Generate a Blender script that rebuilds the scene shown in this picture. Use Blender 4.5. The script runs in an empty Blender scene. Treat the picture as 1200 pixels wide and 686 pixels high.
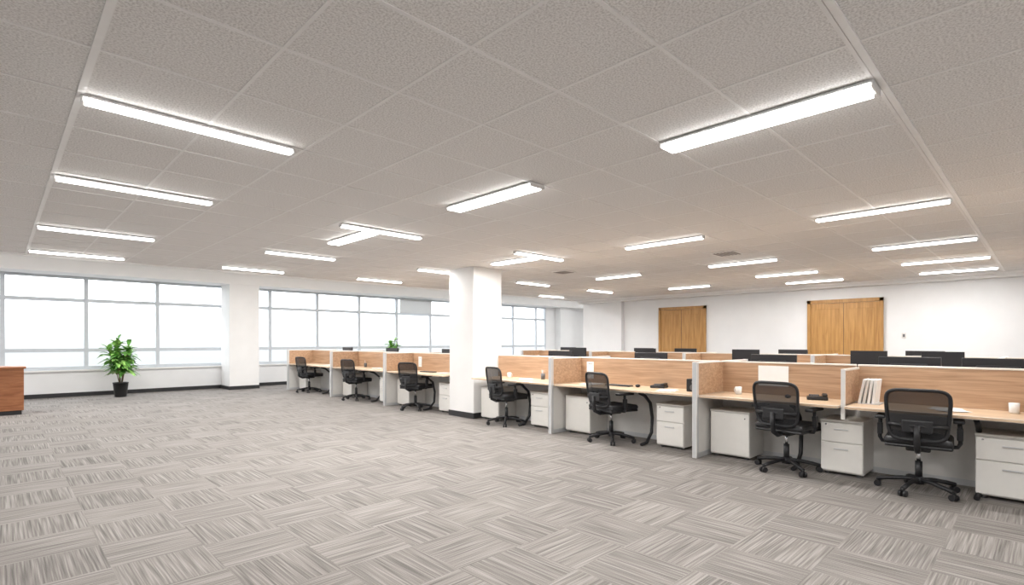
import bpy, bmesh, math, random
from mathutils import Vector, Matrix
random.seed(7)
S=bpy.context.scene
try:
    S.view_settings.view_transform='Standard'
    S.view_settings.look='None'
    S.view_settings.exposure=0.14
except Exception as e: print(e)

# ------------------------------------------------------------------ materials
def newmat(name):
    m=bpy.data.materials.new(name); m.use_nodes=True
    nt=m.node_tree; b=nt.nodes['Principled BSDF']
    return m,nt,b
def simple(name,col,rough=0.6,metal=0.0,var=0.04,scale=12,bump=0.0):
    m,nt,b=newmat(name); N=nt.nodes;L=nt.links
    tc=N.new('ShaderNodeTexCoord'); n=N.new('ShaderNodeTexNoise'); n.inputs['Scale'].default_value=scale
    L.new(tc.outputs['Object'],n.inputs['Vector'])
    r=N.new('ShaderNodeValToRGB')
    r.color_ramp.elements[0].position=0.3; r.color_ramp.elements[1].position=0.7
    r.color_ramp.elements[0].color=[c*(1-var) for c in col]+[1]
    r.color_ramp.elements[1].color=[min(1,c*(1+var)) for c in col]+[1]
    L.new(n.outputs['Fac'],r.inputs['Fac']); L.new(r.outputs['Color'],b.inputs['Base Color'])
    b.inputs['Roughness'].default_value=rough; b.inputs['Metallic'].default_value=metal
    if bump>0:
        bp=N.new('ShaderNodeBump'); bp.inputs['Strength'].default_value=bump; bp.inputs['Distance'].default_value=0.005
        L.new(n.outputs['Fac'],bp.inputs['Height']); L.new(bp.outputs['Normal'],b.inputs['Normal'])
    return m
def wood(name,c1,c2,stretch=(14,1.2,26),rough=0.45):
    m,nt,b=newmat(name); N=nt.nodes;L=nt.links
    tc=N.new('ShaderNodeTexCoord'); mp=N.new('ShaderNodeMapping'); mp.inputs['Scale'].default_value=stretch
    L.new(tc.outputs['Object'],mp.inputs['Vector'])
    n=N.new('ShaderNodeTexNoise'); n.inputs['Scale'].default_value=1.6; n.inputs['Detail'].default_value=5; n.inputs['Distortion'].default_value=0.6
    L.new(mp.outputs['Vector'],n.inputs['Vector'])
    r=N.new('ShaderNodeValToRGB'); r.color_ramp.elements[0].position=0.32; r.color_ramp.elements[1].position=0.68
    r.color_ramp.elements[0].color=list(c1)+[1]; r.color_ramp.elements[1].color=list(c2)+[1]
    L.new(n.outputs['Fac'],r.inputs['Fac']); L.new(r.outputs['Color'],b.inputs['Base Color'])
    b.inputs['Roughness'].default_value=rough
    return m
def emis(name,col,s):
    m=bpy.data.materials.new(name); m.use_nodes=True; nt=m.node_tree
    nt.nodes.clear(); o=nt.nodes.new('ShaderNodeOutputMaterial'); e=nt.nodes.new('ShaderNodeEmission')
    e.inputs['Color'].default_value=list(col)+[1]; e.inputs['Strength'].default_value=s
    nt.links.new(e.outputs[0],o.inputs['Surface']); return m
def mathn(nt,op,a,b=None,c=None):
    n=nt.nodes.new('ShaderNodeMath'); n.operation=op
    for i,v in enumerate((a,b,c)):
        if v is None: continue
        if isinstance(v,(int,float)): n.inputs[i].default_value=v
        else: nt.links.new(v,n.inputs[i])
    return n.outputs[0]

def carpet():
    m,nt,b=newmat('carpet_tiles'); N=nt.nodes;L=nt.links
    tc=N.new('ShaderNodeTexCoord'); sp=N.new('ShaderNodeSeparateXYZ'); L.new(tc.outputs['Object'],sp.inputs[0])
    x,y=sp.outputs[0],sp.outputs[1]
    fx=mathn(nt,'FLOOR',mathn(nt,'DIVIDE',x,0.5)); fy=mathn(nt,'FLOOR',mathn(nt,'DIVIDE',y,0.5))
    par=mathn(nt,'FLOORED_MODULO',mathn(nt,'ADD',fx,fy),2.0)
    cb=N.new('ShaderNodeCombineXYZ'); L.new(fx,cb.inputs[0]); L.new(fy,cb.inputs[1])
    wn=N.new('ShaderNodeTexWhiteNoise'); wn.noise_dimensions='3D'; L.new(cb.outputs[0],wn.inputs['Vector'])
    off=mathn(nt,'MULTIPLY',wn.outputs['Value'],37.0)
    def stripe(a,bb):
        c=N.new('ShaderNodeCombineXYZ')
        L.new(mathn(nt,'MULTIPLY',a,90.0),c.inputs[0]); L.new(mathn(nt,'MULTIPLY',bb,2.0),c.inputs[1]); L.new(off,c.inputs[2])
        n=N.new('ShaderNodeTexNoise'); n.inputs['Scale'].default_value=1.0; n.inputs['Detail'].default_value=1.0
        L.new(c.outputs[0],n.inputs['Vector']); return n.outputs['Fac']
    s1=stripe(x,y); s2=stripe(y,x)
    mx=N.new('ShaderNodeMix'); mx.data_type='FLOAT'
    L.new(par,mx.inputs[0]); L.new(s1,mx.inputs[2]); L.new(s2,mx.inputs[3])
    fine=N.new('ShaderNodeTexNoise'); fine.inputs['Scale'].default_value=170; L.new(tc.outputs['Object'],fine.inputs['Vector'])
    v=mathn(nt,'ADD',mx.outputs[0],mathn(nt,'MULTIPLY',mathn(nt,'SUBTRACT',wn.outputs['Value'],0.5),0.05))
    v=mathn(nt,'ADD',v,mathn(nt,'MULTIPLY',mathn(nt,'SUBTRACT',par,0.5),0.04))
    v=mathn(nt,'ADD',v,mathn(nt,'MULTIPLY',mathn(nt,'SUBTRACT',fine.outputs['Fac'],0.5),0.35))
    r=N.new('ShaderNodeValToRGB'); e=r.color_ramp.elements
    e[0].position=0.23; e[0].color=(0.105,0.094,0.087,1); e[1].position=0.77; e[1].color=(0.345,0.318,0.296,1)
    k=e.new(0.5); k.color=(0.215,0.197,0.182,1)
    L.new(v,r.inputs['Fac']); L.new(r.outputs['Color'],b.inputs['Base Color'])
    b.inputs['Roughness'].default_value=0.9
    return m
def ceilmat():
    m,nt,b=newmat('mineral_fibre_tile'); N=nt.nodes;L=nt.links
    tc=N.new('ShaderNodeTexCoord')
    n=N.new('ShaderNodeTexNoise'); n.inputs['Scale'].default_value=100; n.inputs['Detail'].default_value=2; L.new(tc.outputs['Object'],n.inputs['Vector'])
    r=N.new('ShaderNodeValToRGB'); e=r.color_ramp.elements
    e[0].position=0.34; e[0].color=(0.65,0.63,0.615,1); e[1].position=0.60; e[1].color=(0.90,0.885,0.87,1)
    L.new(n.outputs['Fac'],r.inputs['Fac']); L.new(r.outputs['Color'],b.inputs['Base Color'])
    b.inputs['Roughness'].default_value=0.95
    return m
def see_through(name,col,fac,gloss=False):
    m=bpy.data.materials.new(name); m.use_nodes=True; nt=m.node_tree; b=nt.nodes['Principled BSDF']; o=nt.nodes['Material Output']
    b.inputs['Base Color'].default_value=list(col)+[1]; b.inputs['Roughness'].default_value=0.05 if gloss else 0.8
    t=nt.nodes.new('ShaderNodeBsdfTransparent'); mx=nt.nodes.new('ShaderNodeMixShader'); mx.inputs[0].default_value=fac
    nt.links.new(t.outputs[0],mx.inputs[1]); nt.links.new(b.outputs[0],mx.inputs[2]); nt.links.new(mx.outputs[0],o.inputs['Surface'])
    return m

M={}
M['carpet']=carpet(); M['ceil']=ceilmat()
M['wall']=simple('wall_paint',(0.82,0.825,0.83),0.8,var=0.015,scale=3)
M['white']=simple('white_plaster',(0.83,0.825,0.815),0.75,var=0.015,scale=3)
M['grid']=simple('ceiling_tbar',(0.88,0.865,0.855),0.5,var=0.02)
M['gridmain']=simple('ceiling_main_trim',(0.93,0.92,0.91),0.5,var=0.02)
M['base']=simple('black_skirting',(0.02,0.02,0.022),0.5)
M['frame']=simple('window_aluminium',(0.60,0.64,0.68),0.5,0.0,var=0.03)
M['glass']=see_through('window_glass',(0.9,0.95,1.0),0.05,True)
M['pwood']=wood('partition_walnut',(0.365,0.222,0.13),(0.55,0.36,0.228))
M['dwood']=wood('desktop_oak',(0.55,0.39,0.255),(0.70,0.53,0.365))
M['door']=wood('door_oak',(0.35,0.17,0.045),(0.52,0.285,0.09),stretch=(20,16,1.0))
M['reception']=wood('reception_cherry',(0.25,0.085,0.03),(0.42,0.17,0.07),stretch=(2,14,14))
M['silver']=simple('silver_aluminium',(0.60,0.61,0.62),0.35,0.3,var=0.02)
M['panelwhite']=simple('panel_offwhite',(0.72,0.705,0.68),0.5,var=0.02)
M['ped']=simple('pedestal_offwhite',(0.78,0.76,0.72),0.4,var=0.015)
M['black']=simple('black_plastic',(0.012,0.012,0.014),0.45)
M['fabric']=simple('black_fabric',(0.02,0.02,0.023),0.9,var=0.2,scale=200,bump=0.2)
M['mesh']=see_through('chair_mesh',(0.012,0.012,0.014),0.87)
M['screen']=simple('monitor_black',(0.015,0.015,0.018),0.4)
M['dgrey']=simple('dark_grey',(0.12,0.12,0.125),0.5)
M['chrome']=simple('chrome',(0.7,0.7,0.72),0.2,1.0)
M['paper']=simple('paper_white',(0.88,0.89,0.89),0.7,var=0.02)
M['paperb']=simple('paper_blue_grey',(0.55,0.6,0.66),0.7,var=0.1,scale=30)
M['ceramic']=simple('white_ceramic',(0.8,0.8,0.78),0.2)
M['leaf']=simple('leaf_green',(0.12,0.32,0.06),0.45,var=0.5,scale=9)
M['leafl']=simple('leaf_light_green',(0.30,0.56,0.14),0.45,var=0.4,scale=9)
M['stem']=simple('plant_stem',(0.16,0.11,0.06),0.8,var=0.2)
M['pot']=simple('black_pot',(0.015,0.015,0.016),0.35)
M['soil']=simple('soil',(0.05,0.035,0.025),0.95,var=0.4,scale=60)
M['tube']=emis('led_tube',(1.0,0.985,0.96),11)
M['housing']=simple('fixture_housing',(0.85,0.85,0.85),0.3,var=0.01)
M['blind']=see_through('roller_blind_fabric',(0.75,0.78,0.80),0.85)
M['vent']=simple('vent_metal',(0.22,0.20,0.19),0.5)
M['cap']=simple('panel_cap',(0.80,0.75,0.67),0.4,var=0.03)

# ------------------------------------------------------------------ mesh builder
class MB:
    def __init__(s): s.bm=bmesh.new(); s.mats=[]
    def mi(s,m):
        if m not in s.mats: s.mats.append(m)
        return s.mats.index(m)
    def _fin(s,verts,m,smooth=False):
        i=s.mi(m); fs=set(f for v in verts for f in v.link_faces)
        for f in fs: f.material_index=i; f.smooth=smooth
        return fs
    def box(s,x0,x1,y0,y1,z0,z1,m,bev=0.0,seg=2,rot=None):
        r=bmesh.ops.create_cube(s.bm,size=1.0); vs=r['verts']
        mt=Matrix.Translation(((x0+x1)/2,(y0+y1)/2,(z0+z1)/2))
        if rot is not None: mt=mt@rot.to_4x4()
        mt=mt@Matrix.Diagonal((abs(x1-x0),abs(y1-y0),abs(z1-z0),1))
        bmesh.ops.transform(s.bm,matrix=mt,verts=vs)
        s._fin(vs,m)
        if bev>0:
            es=list(set(e for v in vs for e in v.link_edges))
            bmesh.ops.bevel(s.bm,geom=es,offset=bev,segments=seg,profile=0.5,affect='EDGES',clamp_overlap=True)
    def cyl(s,p0,p1,r0,r1,m,seg=12,smooth=True):
        p0=Vector(p0);p1=Vector(p1);d=p1-p0;L=d.length
        r=bmesh.ops.create_cone(s.bm,cap_ends=True,cap_tris=False,segments=seg,radius1=r0,radius2=r1,depth=L)
        q=d.to_track_quat('Z','Y').to_matrix().to_4x4()
        bmesh.ops.transform(s.bm,matrix=Matrix.Translation((p0+p1)/2)@q,verts=r['verts'])
        fs=s._fin(r['verts'],m,smooth)
        for f in fs:
            if len(f.verts)>4: f.smooth=False
    def sph(s,c,r,m,sc=(1,1,1),seg=12):
        q=bmesh.ops.create_uvsphere(s.bm,u_segments=seg,v_segments=max(6,seg//2+2),radius=r)
        bmesh.ops.transform(s.bm,matrix=Matrix.Translation(c)@Matrix.Diagonal((sc[0],sc[1],sc[2],1)),verts=q['verts'])
        s._fin(q['verts'],m,True)
    def tube(s,pts,r,m,seg=8,closed=False):
        pts=[Vector(p) for p in pts]; n=len(pts); rings=[]; i0=s.mi(m)
        prev=None
        for i,p in enumerate(pts):
            a=pts[(i-1)%n] if (closed or i>0) else p; b=pts[(i+1)%n] if (closed or i<n-1) else p
            t=(b-a).normalized()
            if prev is None:
                u=t.cross(Vector((0,0,1)) if abs(t.z)<0.9 else Vector((1,0,0))).normalized()
            else:
                u=(prev-t*prev.dot(t)).normalized()
            prev=u; w=t.cross(u)
            rings.append([s.bm.verts.new(p+u*r*math.cos(2*math.pi*k/seg)+w*r*math.sin(2*math.pi*k/seg)) for k in range(seg)])
        rng=range(n) if closed else range(n-1)
        for i in rng:
            A=rings[i];B=rings[(i+1)%n]
            for k in range(seg):
                f=s.bm.faces.new((A[k],A[(k+1)%seg],B[(k+1)%seg],B[k])); f.material_index=i0; f.smooth=True
        if not closed:
            for R,fl in ((rings[0],True),(rings[-1],False)):
                f=s.bm.faces.new(R[::-1] if fl else R); f.material_index=i0
    def lathe(s,prof,c,m,seg=20):
        i0=s.mi(m); rings=[]
        for (r,z) in prof:
            rings.append([s.bm.verts.new((c[0]+r*math.cos(2*math.pi*k/seg),c[1]+r*math.sin(2*math.pi*k/seg),c[2]+z)) for k in range(seg)])
        for A,B in zip(rings[:-1],rings[1:]):
            for k in range(seg):
                f=s.bm.faces.new((A[k],A[(k+1)%seg],B[(k+1)%seg],B[k])); f.material_index=i0; f.smooth=True
        f=s.bm.faces.new(rings[0][::-1]); f.material_index=i0
        f=s.bm.faces.new(rings[-1]); f.material_index=i0
    def mesh(s,name):
        me=bpy.data.meshes.new(name); bmesh.ops.recalc_face_normals(s.bm,faces=s.bm.faces)
        s.bm.to_mesh(me); s.bm.free()
        for m in s.mats: me.materials.append(M[m])
        return me
def put(name,me,loc=(0,0,0),rz=0.0,parent=None):
    o=bpy.data.objects.new(name,me); S.collection.objects.link(o); o.location=loc; o.rotation_euler=(0,0,rz)
    if parent: o.parent=parent
    return o
def boxobj(name,x0,x1,y0,y1,z0,z1,m,bev=0.0):
    cx,cy,cz=(x0+x1)/2,(y0+y1)/2,z0
    b=MB(); b.box(x0-cx,x1-cx,y0-cy,y1-cy,z0-cz,z1-cz,m,bev)
    return put(name,b.mesh(name),(cx,cy,cz))

# ------------------------------------------------------------------ room shell
XW,XE,XA=-3.0,14.0,22.5
YS,YC,YN=-3.0,10.9,17.0
HC,HH=2.71,3.55
b=MB(); b.box(XW,XA,YS,YN+0.3,-0.1,0,'carpet'); put('floor',b.mesh('floor'))
b=MB(); b.box(XW,XE,YS,YC,HC,HC+0.06,'ceil'); put('ceiling',b.mesh('ceiling'))
boxobj('ceiling_perimeter',XW,XA,YC,YN+0.3,HH,HH+0.06,'white')
boxobj('trim_ceiling_fascia',XW,XE,YC,YC+0.05,HC-0.012,HH,'white')
boxobj('wall_west',XW-0.15,XW,YS,YN+0.3,0,HH,'wall')
boxobj('wall_south',XW,XE,YS-0.15,YS,0,HC,'wall')
boxobj('wall_east',XE,XE+0.2,YS,YC,0,HH,'wall')
boxobj('wall_alcove_south',XE+0.2,XA,YC-0.2,YC,0,HH,'wall')
boxobj('wall_alcove_east',XA,XA+0.15,YC-0.2,YN+0.3,0,HH,'wall')
SILL,HEAD=0.63,3.02
XWE=18.95
b=MB()
b.box(XW,XA,YN,YN+0.25,0,SILL,'wall'); b.box(XW,XA,YN,YN+0.25,HEAD,HH,'wall'); b.box(XWE,XA,YN,YN+0.25,SILL,HEAD,'wall')
put('wall_north',b.mesh('wall_north'))
boxobj('trim_window_sill',XW,XWE,YN-0.06,YN+0.02,SILL,SILL+0.035,'white')
boxobj('trim_window_beam',XW,XA,16.2,YN,3.0,HH,'white')
boxobj('baseboard_north',XW,XA,YN-0.02,YN,0,0.1,'base')
boxobj('baseboard_east',XE-0.02,XE,YS,YC,0,0.1,'base')
boxobj('trim_cornice_east',XE-0.28,XE,YS,YC,HC-0.10,HC,'white')
boxobj('trim_cornice_lip',XE-0.34,XE-0.28,YS,YC,HC-0.035,HC,'gridmain')
boxobj('trim_ceiling_edge',XW,XE,YC-0.05,YC,HC-0.03,HC,'gridmain')
boxobj('trim_pilaster',XE-0.14,XE,9.3,10.0,0,HC-0.1,'wall')
boxobj('trim_alcove_pier',19.6,20.5,YN-0.35,YN,0,3.0,'wall')

# windows
def window(name,xa,xb,k0):
    b=MB(); fw=0.085
    y0,y1=YN+0.02,YN+0.08
    for z in (SILL+0.035,HEAD-fw): b.box(xa,xb,y0,y1,z,z+fw,'frame')
    for z in (1.11,2.36): b.box(xa,xb,y0,y1,z,z+fw,'frame')
    xs=[xa+fw/2,xb-fw/2]; x=k0
    while x<xb-0.3:
        if x>xa+0.3: xs.append(x)
        x+=1.52
    for x in xs: b.box(x-fw/2,x+fw/2,y0-0.01,y1+0.01,SILL,HEAD,'frame')
    b.box(xa,xb,YN+0.06,YN+0.065,SILL+0.05,HEAD-0.02,'glass')
    put(name,b.mesh(name))
window('window_1',XW,4.95,-2.94)
window('window_2',4.95,XWE,6.10)
b=MB(); b.box(10.72,12.15,16.9,16.91,2.45,2.98,'blind'); b.cyl((10.70,16.9,2.95),(12.17,16.9,2.95),0.03,0.03,'silver'); b.box(10.72,12.15,16.89,16.92,2.43,2.455,'silver')
put('roller_blind',b.mesh('roller_blind'))

# columns
def column(name,x0,x1,y0,y1,h):
    b=MB(); b.box(x0,x1,y0,y1,0,h,'white',0.008,1)
    b.box(x0-0.012,x1+0.012,y0-0.012,y1+0.012,0,0.1,'base')
    put(name,b.mesh(name))
column('column',6.05,6.73,7.15,7.85,HC)
column('column',4.70,5.50,16.2,YN-0.03,3.0)

# ceiling grid
b=MB(); w=0.009
xs=[0.33+0.6*k for k in range(-5,23)]; ys=[0.63+0.6*k for k in range(-6,18)]
for x in xs:
    if XW<x<XE: b.box(x-w,x+w,YS,YC,HC-0.003,HC,'grid')
for y in ys:
    if YS<y<YC: b.box(XW,XE,y-w,y+w,HC-0.004,HC,'grid')
b.box(0.305,0.335,YS,YC,HC-0.008,HC,'gridmain'); b.box(XW,XE,0.585,0.615,HC-0.008,HC,'gridmain')
put('trim_ceiling_grid',b.mesh('trim_ceiling_grid'))

# lights
def fixture(xc,yc,along,L,wide,ztop=None,en=None):
    b=MB(); hw=0.085 if wide else 0.035
    def bx(l0,l1,a0,a1,z0,z1,m,bev=0):
        if along=='Y': b.box(a0,a1,l0,l1,z0,z1,m,bev)
        else: b.box(l0,l1,a0,a1,z0,z1,m,bev)
    h=L/2
    bx(-h,h,-hw,hw,-0.012,0,'housing')
    if wide:
        for c in (-0.050,0.050): bx(-h+0.02,h-0.02,c-0.022,c+0.022,-0.036,-0.012,'tube')
        bx(-h,h,-0.010,0.010,-0.020,-0.012,'housing')
    else:
        bx(-h+0.01,h-0.01,-0.025,0.025,-0.038,-0.012,'tube')
    bx(-h-0.008,-h,-hw,hw,-0.036,0,'housing'); bx(h,h+0.008,-hw,hw,-0.036,0,'housing')
    z=(HC-0.008) if ztop is None else ztop
    put('ceiling_light',b.mesh('ceiling_light'),(xc,yc,z))
    for c in ((-0.050,0.050) if wide else (0,)):
        ld=bpy.data.lights.new('ceiling_light_lamp','AREA'); ld.shape='RECTANGLE'
        ld.size=L-0.04; ld.size_y=0.042; ld.energy=(en or LP)*(0.65 if wide else 1.0); ld.color=(1.0,0.985,0.968)
        lo=bpy.data.objects.new('ceiling_light_lamp',ld); S.collection.objects.link(lo)
        lo.location=(xc+(c if along=='Y' else 0),yc+(c if along=='X' else 0),z-0.042); lo.rotation_euler=(0,0,math.pi/2 if along=='Y' else 0)
LP=26
FX=[]
for y in (3.65,5.55,8.08,10.3): FX.append((0.89,y,'X',1.12,False))
for x,y in ((3.3,5.58),(3.33,8.0),(3.37,10.2),(5.98,5.5),(6.0,8.03),(5.9,10.1),(8.75,8.25),(8.75,10.2),(11.3,8.25),(11.6,10.2)): FX.append((x,y,'X',1.06,False))
FX.append((3.24,1.22,'Y',1.18,True)); FX.append((3.24,3.57,'Y',1.12,True)); FX.append((3.22,6.2,'Y',1.0,True)); FX.append((6.04,6.12,'Y',0.95,True))
for x in (6.33,8.9,11.0,12.75):
    for y in (1.2,3.6): FX.append((x,y,'Y',1.12,False))
for x in (9.0,12.0): FX.append((x,6.12,'Y',1.05,False))
for x,y in ((0.89,1.0),(0.89,-1.4)): FX.append((x,y,'X',1.12,False))
for x in (3.24,6.33,8.9,11.0): FX.append((x,-1.2,'Y',1.12,False))
for f in FX: fixture(*f)
for x in (-1.2,2.0,5.2,8.4,11.6,14.8,18.0,21.0): fixture(x,13.2,'X',1.6,False,HH,74)  # unseen lamps added on the raised ceiling to brighten the window side and alcove
for (x,y,s) in ((7.86,3.4,0.36),(7.75,6.5,0.34)):
    b=MB(); b.box(-s/2,s/2,-s/2,s/2,-0.012,0,'grid')
    for k in range(6): 
        c=-s/2+0.045+k*(s-0.09)/5; b.box(-s/2+0.03,s/2-0.03,c-0.014,c+0.014,-0.018,-0.012,'vent')
    put('air_vent',b.mesh('air_vent'),(x,y,HC-0.004))

# doors
def door(name,y0,y1,h):
    b=MB(); X=0; yc=(y0+y1)/2; y0-=yc; y1-=yc
    b.box(X-0.05,X,y0,y0+0.07,0,h,'door'); b.box(X-0.05,X,y1-0.07,y1,0,h,'door'); b.box(X-0.05,X,y0,y1,h-0.08,h,'door')
    mid=(y0+y1)/2
    for a,c in ((y0+0.075,mid-0.004),(mid+0.004,y1-0.075)):
        b.box(X-0.03,X,a,c,0.005,h-0.085,'door')
        b.box(X-0.038,X-0.03,a+0.09,c-0.09,1.15,h-0.22,'door',0.006,1); b.box(X-0.038,X-0.03,a+0.09,c-0.09,0.18,1.0,'door',0.006,1)
    for s in (-1,1):
        b.cyl((X-0.03,mid+s*0.05,1.05),(X-0.08,mid+s*0.05,1.05),0.01,0.01,'chrome'); b.cyl((X-0.08,mid+s*0.05,1.05),(X-0.08,mid+s*0.16,1.05),0.01,0.01,'chrome')
    b.box(X-0.034,X,mid-0.004,mid+0.004,0,h-0.09,'black')
    put(name,b.mesh(name),(XE-0.022,yc,0))
door('door_1',2.56,4.08,2.35); door('door_2',6.62,8.06,2.36)
b=MB(); b.box(-0.012,0,-0.04,0.04,-0.06,0.06,'panelwhite',0.003); b.box(-0.016,-0.012,-0.02,0.02,-0.03,0.03,'dgrey'); put('wall_access_reader',b.mesh('wall_access_reader'),(XE,2.2,1.5))

# ------------------------------------------------------------------ office chair
def chair_mesh():
    b=MB()
    for k in range(5):
        a=2*math.pi*k/5+0.3; d=Vector((math.cos(a),math.sin(a),0)); tng=Vector((-d.y,d.x,0))
        b.tube([Vector((0,0,0.115)),d*0.12+Vector((0,0,0.11)),d*0.24+Vector((0,0,0.09)),d*0.315+Vector((0,0,0.072))],0.019,'black')
        p=d*0.31
        b.cyl(p+Vector((0,0,0.045)),p+Vector((0,0,0.08)),0.012,0.012,'black',8)
        for s in (-1,1):
            q=p+Vector((0,0,0.03))
            b.cyl(q+tng*s*0.008,q+tng*s*0.03,0.03,0.028,'black',14)
    b.cyl((0,0,0.075),(0,0,0.14),0.045,0.035,'black',16); b.cyl((0,0,0.12),(0,0,0.28),0.028,0.028,'black',14); b.cyl((0,0,0.27),(0,0,0.40),0.016,0.016,'chrome',12)
    b.box(-0.13,0.11,-0.09,0.09,0.385,0.43,'black',0.012)
    b.box(-0.20,0.27,-0.245,0.245,0.425,0.455,'black',0.014)
    b.box(-0.205,0.28,-0.25,0.25,0.445,0.515,'fabric',0.033,4)
    def P(u,v):
        y=u*(0.205+0.03*v); z=0.50+0.45*v
        x=-0.235-0.02*v-0.045*math.sin(math.pi*min(1,v*1.0))*0.5+0.045*u*u - 0.05*v*v
        return Vector((x,y,z))
    def se(th,r):
        n=5.5; c,s_=math.cos(th),math.sin(th)
        return (r*math.copysign(abs(c)**(2/n),c), 0.5+0.5*r*math.copysign(abs(s_)**(2/n),s_))
    K=40
    b.tube([P(*se(2*math.pi*k/K,1.0)) for k in range(K)],0.0155,'black',8,True)
    rings=[]
    for j in range(1,7):
        rings.append([b.bm.verts.new(P(*se(2*math.pi*k/K,j/6*0.99))) for k in range(K)])
    cv=b.bm.verts.new(P(0,0.5)); mi=b.mi('mesh')
    for k in range(K):
        f=b.bm.faces.new((cv,rings[0][k],rings[0][(k+1)%K])); f.material_index=mi; f.smooth=True
        for A,B in zip(rings[:-1],rings[1:]):
            f=b.bm.faces.new((A[k],B[k],B[(k+1)%K],A[(k+1)%K])); f.material_index=mi; f.smooth=True
    b.tube([P(-0.97,0.30)+Vector((-0.01,0,0)),P(-0.6,0.30)+Vector((-0.025,0,0)),P(0,0.30)+Vector((-0.03,0,0)),P(0.6,0.30)+Vector((-0.025,0,0)),P(0.97,0.30)+Vector((-0.01,0,0))],0.017,'black')
    b.box(-0.30,-0.275,-0.11,0.11,0.575,0.685,'black',0.01)
    b.tube([(-0.05,0,0.405),(-0.20,0,0.40),(-0.285,0,0.44),(-0.305,0,0.53),(-0.30,0,0.64)],0.024,'black',10)
    for s in (-1,1):
        b.tube([(0.0,s*0.20,0.435),(0.0,s*0.275,0.44),(-0.005,s*0.292,0.475),(-0.01,s*0.292,0.56),(-0.015,s*0.285,0.665)],0.017,'black')
        b.box(-0.035,0.015,s*0.29-0.022,s*0.29+0.022,0.50,0.61,'black',0.008)
        b.box(-0.14,0.13,s*0.282-0.04,s*0.282+0.04,0.66,0.69,'black',0.012,3)
    return b.mesh('office_chair')
CH=chair_mesh()
def chair(x,y,r): return put('office_chair',CH,(x,y,0),r)

# ------------------------------------------------------------------ pedestals
def ped_mesh(w,d,h,drawers):
    b=MB()
    b.box(0.018,d,-w/2,w/2,0.03,h-0.02,'ped',0.003,1); b.box(-0.002,d,-w/2-0.004,w/2+0.004,h-0.022,h,'ped',0.004,1)
    for x in (0.06,d-0.06):
        for y in (-w/2+0.05,w/2-0.05): b.cyl((x,y,0),(x,y,0.035),0.022,0.022,'dgrey',10)
    if drawers:
        z0=0.04
        tot=h-0.03-z0; hs=[tot*0.60,tot*0.40]
        for hh in hs:
            b.box(0.0,0.018,-w/2+0.004,w/2-0.004,z0+0.004,z0+hh-0.004,'ped',0.003,1)
            zc=z0+hh-0.065
            b.box(-0.016,-0.008,-0.065,0.065,zc-0.007,zc+0.007,'silver',0.002,1)
            for s in (-1,1): b.box(-0.010,0.0,s*0.055-0.005,s*0.055+0.005,zc-0.005,zc+0.005,'silver')
            z0+=hh
        b.cyl((-0.003,w/2-0.05,h-0.05),(0.0,w/2-0.05,h-0.05),0.009,0.009,'chrome',10)
    else:
        b.box(0.0,0.018,-w/2+0.003,w/2-0.003,0.045,h-0.026,'ped',0.003,1)
        b.cyl((-0.004,-w/2+0.05,h-0.08),(0.0,-w/2+0.05,h-0.08),0.009,0.009,'chrome',10)
    return b.mesh('drawer_pedestal' if drawers else 'storage_pedestal')
PD=ped_mesh(0.38,0.46,0.57,True); PP=ped_mesh(0.46,0.42,0.56,False)
PD2=ped_mesh(0.48,0.46,0.57,True)

# ------------------------------------------------------------------ workstations
def workstation(xf,y0,y1,end_panel=True,low_div=False,start_panel=False):
    xc=xf+0.70; L=y1-y0; b=MB(); H=1.13
    O=Vector((xc,y0,0))
    b.box(-0.025,0.025,0,L,0.06,0.70,'panelwhite'); b.box(-0.028,0.028,0,L,0.0,0.06,'silver')
    b.box(-0.026,0.026,0,L,0.74,H-0.018,'pwood'); b.box(-0.03,0.03,0,L,H-0.018,H,'cap',0.003,1); b.box(-0.03,0.03,0,L,0.70,0.74,'silver')
    for s in (-1,1):
        a,c=(-0.70,-0.03) if s<0 else (0.03,0.70)
        b.box(a,c,0.006,L-0.03,0.712,0.74,'dwood',0.003,1)
        b.box(s*0.10-0.015,s*0.10+0.015,0.05,L-0.08,0.66,0.71,'dgrey')
        yl=0.78 if L>1.7 else 0.45
        px=[(s*0.62,yl,0.70),(s*0.50,yl,0.66),(s*0.36,yl,0.55),(s*0.31,yl,0.35),(s*0.33,yl,0.15),(s*0.45,yl,0.03),(s*0.58,yl,0.02)]
        b.tube(px,0.022,'black',8)
    if end_panel:
        def sp(yy):
            for a,c in ((-0.70,-0.026),(0.026,0.70)):
                b.box(a,c,yy-0.022,yy+0.022,0.06,0.712,'panelwhite'); b.box(a,c,yy-0.024,yy+0.024,0,0.06,'silver')
                b.box(a,c,yy-0.024,yy+0.024,0.74,H-0.018,'pwood'); b.box(a,c,yy-0.026,yy+0.026,0.712,0.74,'silver')
                b.box(a,c,yy-0.028,yy+0.028,H-0.018,H,'cap',0.003,1)
            for s in (-1,1): b.box(s*0.725-0.028,s*0.725+0.028,yy-0.03,yy+0.03,0,H+0.003,'silver',0.006,2)
        sp(L)
        if start_panel: sp(0.0)
    if low_div:
        for a,c in ((-0.60,-0.03),(0.03,0.60)):
            b.box(a,c,L-0.012,L+0.012,0.745,1.08,'pwood'); b.box(a,c,L-0.016,L+0.016,1.08,1.10,'cap'); 
        for s in (-1,1): b.box(s*0.60-0.012,s*0.60+0.012,L-0.018,L+0.018,0.60,1.10,'panelwhite'); 
    put('office_workstation',b.mesh('office_workstation'),O)
XF=5.93
workstation(XF,-2.2,-0.05,True,False)
workstation(XF,-0.01,1.44,False,True)
workstation(XF,1.46,2.93,True,False)
workstation(XF,2.97,5.20,True)
workstation(XF,5.24,7.10,False)
workstation(XF,7.90,9.90,True)
workstation(XF,9.94,12.40,True)
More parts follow.
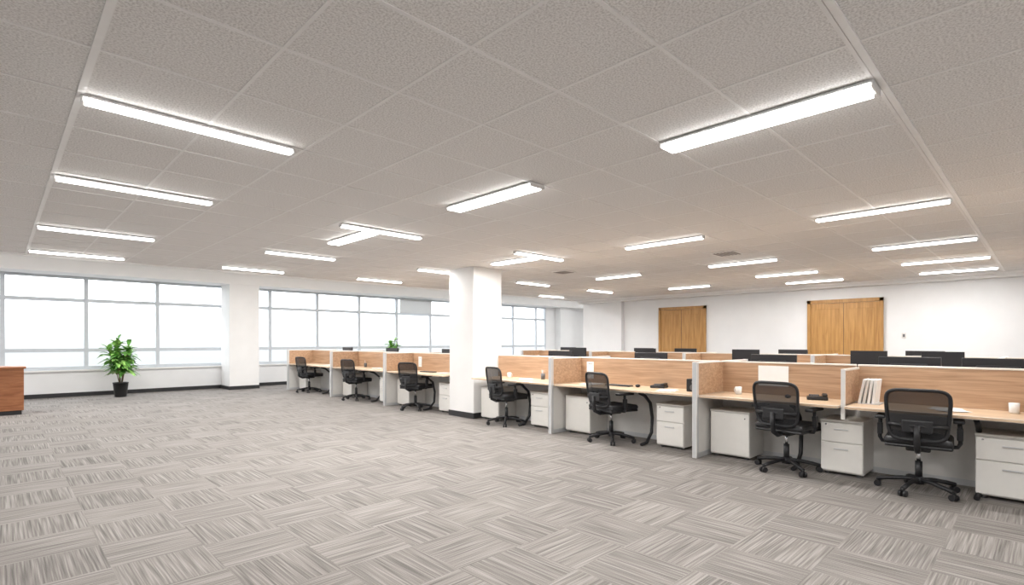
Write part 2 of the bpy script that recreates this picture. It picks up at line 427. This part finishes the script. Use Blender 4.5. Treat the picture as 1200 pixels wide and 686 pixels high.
workstation(XF,12.44,15.10,True)
XP=6.17
def pd(me,name,x,y,r=0): put(name,me,(x,y,0),r)
pd(PD2,'drawer_pedestal',XP,0.22); pd(PD,'drawer_pedestal',XP,1.49); pd(PP,'storage_pedestal',XP,2.64)
for p in (2.93,5.20,9.90,12.40):
    pd(PD,'drawer_pedestal',XP,p+0.48)
    if p>3: pd(PP,'storage_pedestal',XP,p-0.29)
pd(PP,'storage_pedestal',XP,6.86); pd(PD,'drawer_pedestal',XP,8.15); pd(PP,'storage_pedestal',XP,14.75)
CY=[(0.84,0.10),(1.97,-0.12),(4.22,-0.25),(6.30,-0.2),(8.95,0.3),(11.4,0.2),(14.0,0.15)]
for y,r in CY: chair(6.04,y,r)
for y in (0.9,2.2,4.1,6.2,8.9,11.2,13.8): chair(7.25,y,math.pi+random.uniform(-.3,.3))
X2=10.4
for a,c in ((-1.9,0.5),(0.54,2.95),(2.99,5.4),(5.44,7.85),(7.89,10.2)):
    workstation(X2,a,c,True)
    chair(X2+0.08,(a+c)/2,random.uniform(-.3,.3)); chair(X2+1.35,(a+c)/2,math.pi+random.uniform(-.3,.3))
    pd(PD,'drawer_pedestal',X2+0.24,a+0.35)

# monitors
def monitor_mesh():
    b=MB(); b.box(-0.018,0.018,-0.27,0.27,0.14,0.47,'screen',0.006); b.box(0.018,0.040,-0.16,0.16,0.20,0.40,'black',0.01)
    b.box(-0.0195,-0.018,-0.255,0.255,0.155,0.455,'screen')
    b.box(0.03,0.05,-0.03,0.03,0.01,0.30,'black',0.004); b.box(-0.07,0.11,-0.11,0.11,0,0.012,'black',0.004)
    return b.mesh('computer_monitor')
MO=monitor_mesh()
def monitor(x,y,r): put('computer_monitor',MO,(x,y,0.741),r)
for y in (0.35,1.05,2.42,4.15,5.9,9.0,11.3,13.6): monitor(6.95,y,math.pi)
for y in (-0.6,1.2,2.2,4.3,6.6,8.6): monitor(X2+0.42,y,0.0)
for y in (1.5,3.6,5.9,7.0,9.4): monitor(X2+1.0,y,math.pi)

# ------------------------------------------------------------------ small desk items
D=0.741
def mug(x,y,r=0):
    b=MB(); b.lathe([(0.030,0),(0.036,0.005),(0.038,0.09),(0.034,0.09),(0.032,0.012),(0.001,0.010)],(0,0,0),'ceramic')
    b.tube([(0.036,0,0.075),(0.058,0,0.07),(0.064,0,0.045),(0.055,0,0.022),(0.036,0,0.018)],0.005,'ceramic',6)
    put('coffee_mug',b.mesh('coffee_mug'),(x,y,D),r)
mug(6.38,2.62,1.2); mug(6.45,0.22,0.5); mug(6.4,6.6)
def note(x,y,z,w,h):
    b=MB(); b.box(-0.003,0,-w/2,w/2,0,h,'paper'); 
    for k in range(5): b.box(-0.0036,-0.003,-w/2+0.02,w/2-0.03,h-0.04-k*h*0.16,h-0.032-k*h*0.16,'dgrey' if k==0 else 'paperb')
    put('pinned_notice',b.mesh('pinned_notice'),(x,y,z))
b=MB(); b.box(-0.003,0,-0.17,0.17,0,0.24,'paper'); put('paper_sheet',b.mesh('paper_sheet'),(6.60,2.30,0.845))
note(6.60,5.0,0.80,0.13,0.26); note(X2+0.67,2.15,0.99,0.3,0.12)
note(6.60,9.6,0.82,0.12,0.22)
def desk_papers(x,y,r):
    b=MB()
    for k in range(4):
        rot=Matrix.Rotation(random.uniform(-.25,.25),3,'Z'); b.box(-0.15+random.uniform(-.02,.02),0.15,-0.105,0.105,k*0.002,k*0.002+0.0015,'paper',rot=rot)
    put('paper_stack',b.mesh('paper_stack'),(x,y,D),r)
for x,y,r in ((6.3,0.65,0.4),(6.18,3.45,0.3),(6.3,4.75,0.1),(6.3,6.1,0.7),(6.35,8.4,0.3),(6.35,11.0,1.0),(6.3,13.4,0.2)): desk_papers(x,y,r)
b=MB()
for k in range(4):
    rot=Matrix.Rotation(0.10+0.03*k,3,'X')
    b.box(-0.10,0.12,-0.06+k*0.036,-0.035+k*0.036,0.004,0.25,'paper' if k!=2 else 'ped',0.002,1,rot=rot)
b.box(-0.12,0.14,-0.09,0.09,0,0.008,'silver')
put('document_folders',b.mesh('document_folders'),(6.40,1.28,D))
def phone(x,y,r):
    b=MB(); b.box(-0.09,0.09,-0.1,0.1,0.0,0.035,'black',0.01,2); b.box(-0.085,0.085,-0.095,-0.045,0.04,0.065,'black',0.012,3)
    b.box(0.02,0.07,-0.02,0.08,0.035,0.05,'dgrey',0.003,1)
    for i in range(3):
        for j in range(3): b.box(-0.06+i*0.025,-0.045+i*0.025,-0.01+j*0.028,0.01+j*0.028,0.035,0.04,'dgrey')
    put('desk_phone',b.mesh('desk_phone'),(x,y,D),r)
phone(6.42,1.78,0.3); phone(6.48,3.74,0.2); phone(6.4,10.4,0.2)
b=MB(); b.box(-0.06,0.06,-0.09,0.09,0,0.16,'black',0.008); b.cyl((-0.062,0,0.055),(-0.058,0,0.055),0.042,0.042,'dgrey',18); b.cyl((-0.062,0,0.125),(-0.058,0,0.125),0.02,0.02,'dgrey',14)
put('desktop_speaker',b.mesh('desktop_speaker'),(6.32,3.14,D),0.0)
def keyboard(x,y,r):
    b=MB(); b.box(-0.06,0.06,-0.2,0.2,0,0.015,'black',0.004)
    for i in range(4):
        for j in range(12): b.box(-0.05+i*0.026,-0.03+i*0.026,-0.185+j*0.031,-0.16+j*0.031,0.015,0.019,'dgrey')
    put('keyboard',b.mesh('keyboard'),(x,y,D),r)
keyboard(6.35,4.30,0.0); keyboard(6.35,8.95,0.1)
def mouse(x,y):
    b=MB(); b.sph((0,0,0.022),0.03,'black',(1.6,1,0.72)); put('computer_mouse',b.mesh('computer_mouse'),(x,y,D))
mouse(6.33,2.05); mouse(6.33,3.98)
def pens(x,y):
    b=MB(); b.lathe([(0.035,0),(0.038,0.1),(0.034,0.1),(0.032,0.006),(0.001,0.005)],(0,0,0),'dgrey')
    for k in range(5):
        a=k*1.3; b.cyl((0.012*math.cos(a),0.012*math.sin(a),0.01),(0.03*math.cos(a),0.03*math.sin(a),0.16),0.004,0.003,'paperb' if k%2 else 'pwood',6)
    put('pen_holder',b.mesh('pen_holder'),(x,y,D))
pens(6.5,5.9); pens(6.5,11.8)

# ------------------------------------------------------------------ plants
def plant_mesh(h,rad,potr,poth,nl,seed):
    rnd=random.Random(seed); b=MB()
    b.lathe([(potr*0.72,0),(potr*0.78,0.02),(potr,poth-0.02),(potr*1.04,poth-0.02),(potr*1.04,poth),(potr*0.9,poth),(potr*0.88,poth-0.03),(0.001,poth-0.03)],(0,0,0),'pot',24)
    b.lathe([(potr*0.86,poth-0.04),(potr*0.86,poth-0.025),(0.001,poth-0.02)],(0,0,0),'soil',16)
    stems=[]
    for k in range(7):
        a=2*math.pi*k/7+rnd.uniform(-.3,.3); r=rad*rnd.uniform(0.15,0.6); hh=h*rnd.uniform(0.6,0.97)
        pts=[Vector((math.cos(a)*0.03,math.sin(a)*0.03,poth-0.03)),Vector((math.cos(a)*r*0.5,math.sin(a)*r*0.5,poth+(hh-poth)*0.5)),Vector((math.cos(a)*r,math.sin(a)*r,hh))]
        b.tube(pts,0.009,'stem',6); stems.append(pts)
    lm=[b.mi('leaf'),b.mi('leafl')]
    for k in range(nl):
        pts=rnd.choice(stems); t=rnd.uniform(0.30,1.0)
        base=pts[0].lerp(pts[1],t*2) if t<0.5 else pts[1].lerp(pts[2],t*2-1)
        a=rnd.uniform(0,2*math.pi); el=rnd.uniform(-0.1,1.0) if t<0.85 else rnd.uniform(0.3,1.4)
        ln=rad*rnd.uniform(0.5,0.8); w=ln*rnd.uniform(0.15,0.22)
        d=Vector((math.cos(a)*math.cos(el),math.sin(a)*math.cos(el),math.sin(el))); side=Vector((-math.sin(a),math.cos(a),0)); 
        mi=lm[0] if rnd.random()<0.45 else lm[1]; rows=[]
        for j in range(6):
            s=j/5; c=base+d*ln*s+Vector((0,0,-0.45*ln*s*s)); ww=w*math.sin(math.pi*(0.08+0.92*s))**0.8 if s<1 else 0.002
            rows.append((b.bm.verts.new(c-side*ww+Vector((0,0,ww*0.3))),b.bm.verts.new(c),b.bm.verts.new(c+side*ww+Vector((0,0,ww*0.3)))))
        for A,B in zip(rows[:-1],rows[1:]):
            for q in (0,1):
                f=b.bm.faces.new((A[q],A[q+1],B[q+1],B[q])); f.material_index=mi; f.smooth=True
    return b.mesh('potted_plant')
put('potted_plant',plant_mesh(1.54,0.46,0.16,0.36,290,3),(2.20,16.1,0))
put('potted_plant',plant_mesh(1.62,0.42,0.15,0.34,220,9),(9.9,16.1,0),1.0)

# reception counter
b=MB(); b.box(-1.5,0.0,0.0,0.6,0.08,0.86,'reception',0.004,1); b.box(-1.53,0.03,-0.03,0.63,0.86,0.90,'reception',0.006,2); b.box(-1.47,-0.03,0.03,0.57,0,0.08,'base')
for x in (-1.0,-0.5): b.box(x-0.003,x+0.003,-0.002,0.0,0.1,0.85,'black')
put('reception_counter',b.mesh('reception_counter'),(0.37,13.5,0))

# world: bright overcast sky, paler hazy ground below the horizon
w=bpy.data.worlds.new('sky'); S.world=w; w.use_nodes=True
nt=w.node_tree; bg=nt.nodes['Background']
tc=nt.nodes.new('ShaderNodeTexCoord'); sp=nt.nodes.new('ShaderNodeSeparateXYZ'); nt.links.new(tc.outputs['Generated'],sp.inputs[0])
zz=mathn(nt,'ADD',mathn(nt,'MULTIPLY',sp.outputs[2],2.0),0.5)
r=nt.nodes.new('ShaderNodeValToRGB'); E=r.color_ramp.elements
E[0].position=0.40; E[0].color=(0.205,0.215,0.225,1)
E[1].position=1.0; E[1].color=(0.90,0.95,1.0,1)
k=E.new(0.48); k.color=(0.225,0.236,0.245,1)
k=E.new(0.54); k.color=(0.42,0.43,0.44,1)
k=E.new(0.70); k.color=(0.90,0.94,0.97,1)
nt.links.new(zz,r.inputs['Fac']); nt.links.new(r.outputs['Color'],bg.inputs['Color'])
bg.inputs['Strength'].default_value=4.2

# camera
cam=bpy.data.cameras.new('camera'); co=bpy.data.objects.new('camera',cam); S.collection.objects.link(co)
co.location=(0,0,1.38); co.rotation_euler=(math.radians(90),0,math.radians(-44.4))
cam.sensor_width=36; cam.lens=36*617/1200; cam.shift_y=57/1200; cam.clip_start=0.05; cam.clip_end=300
S.camera=co
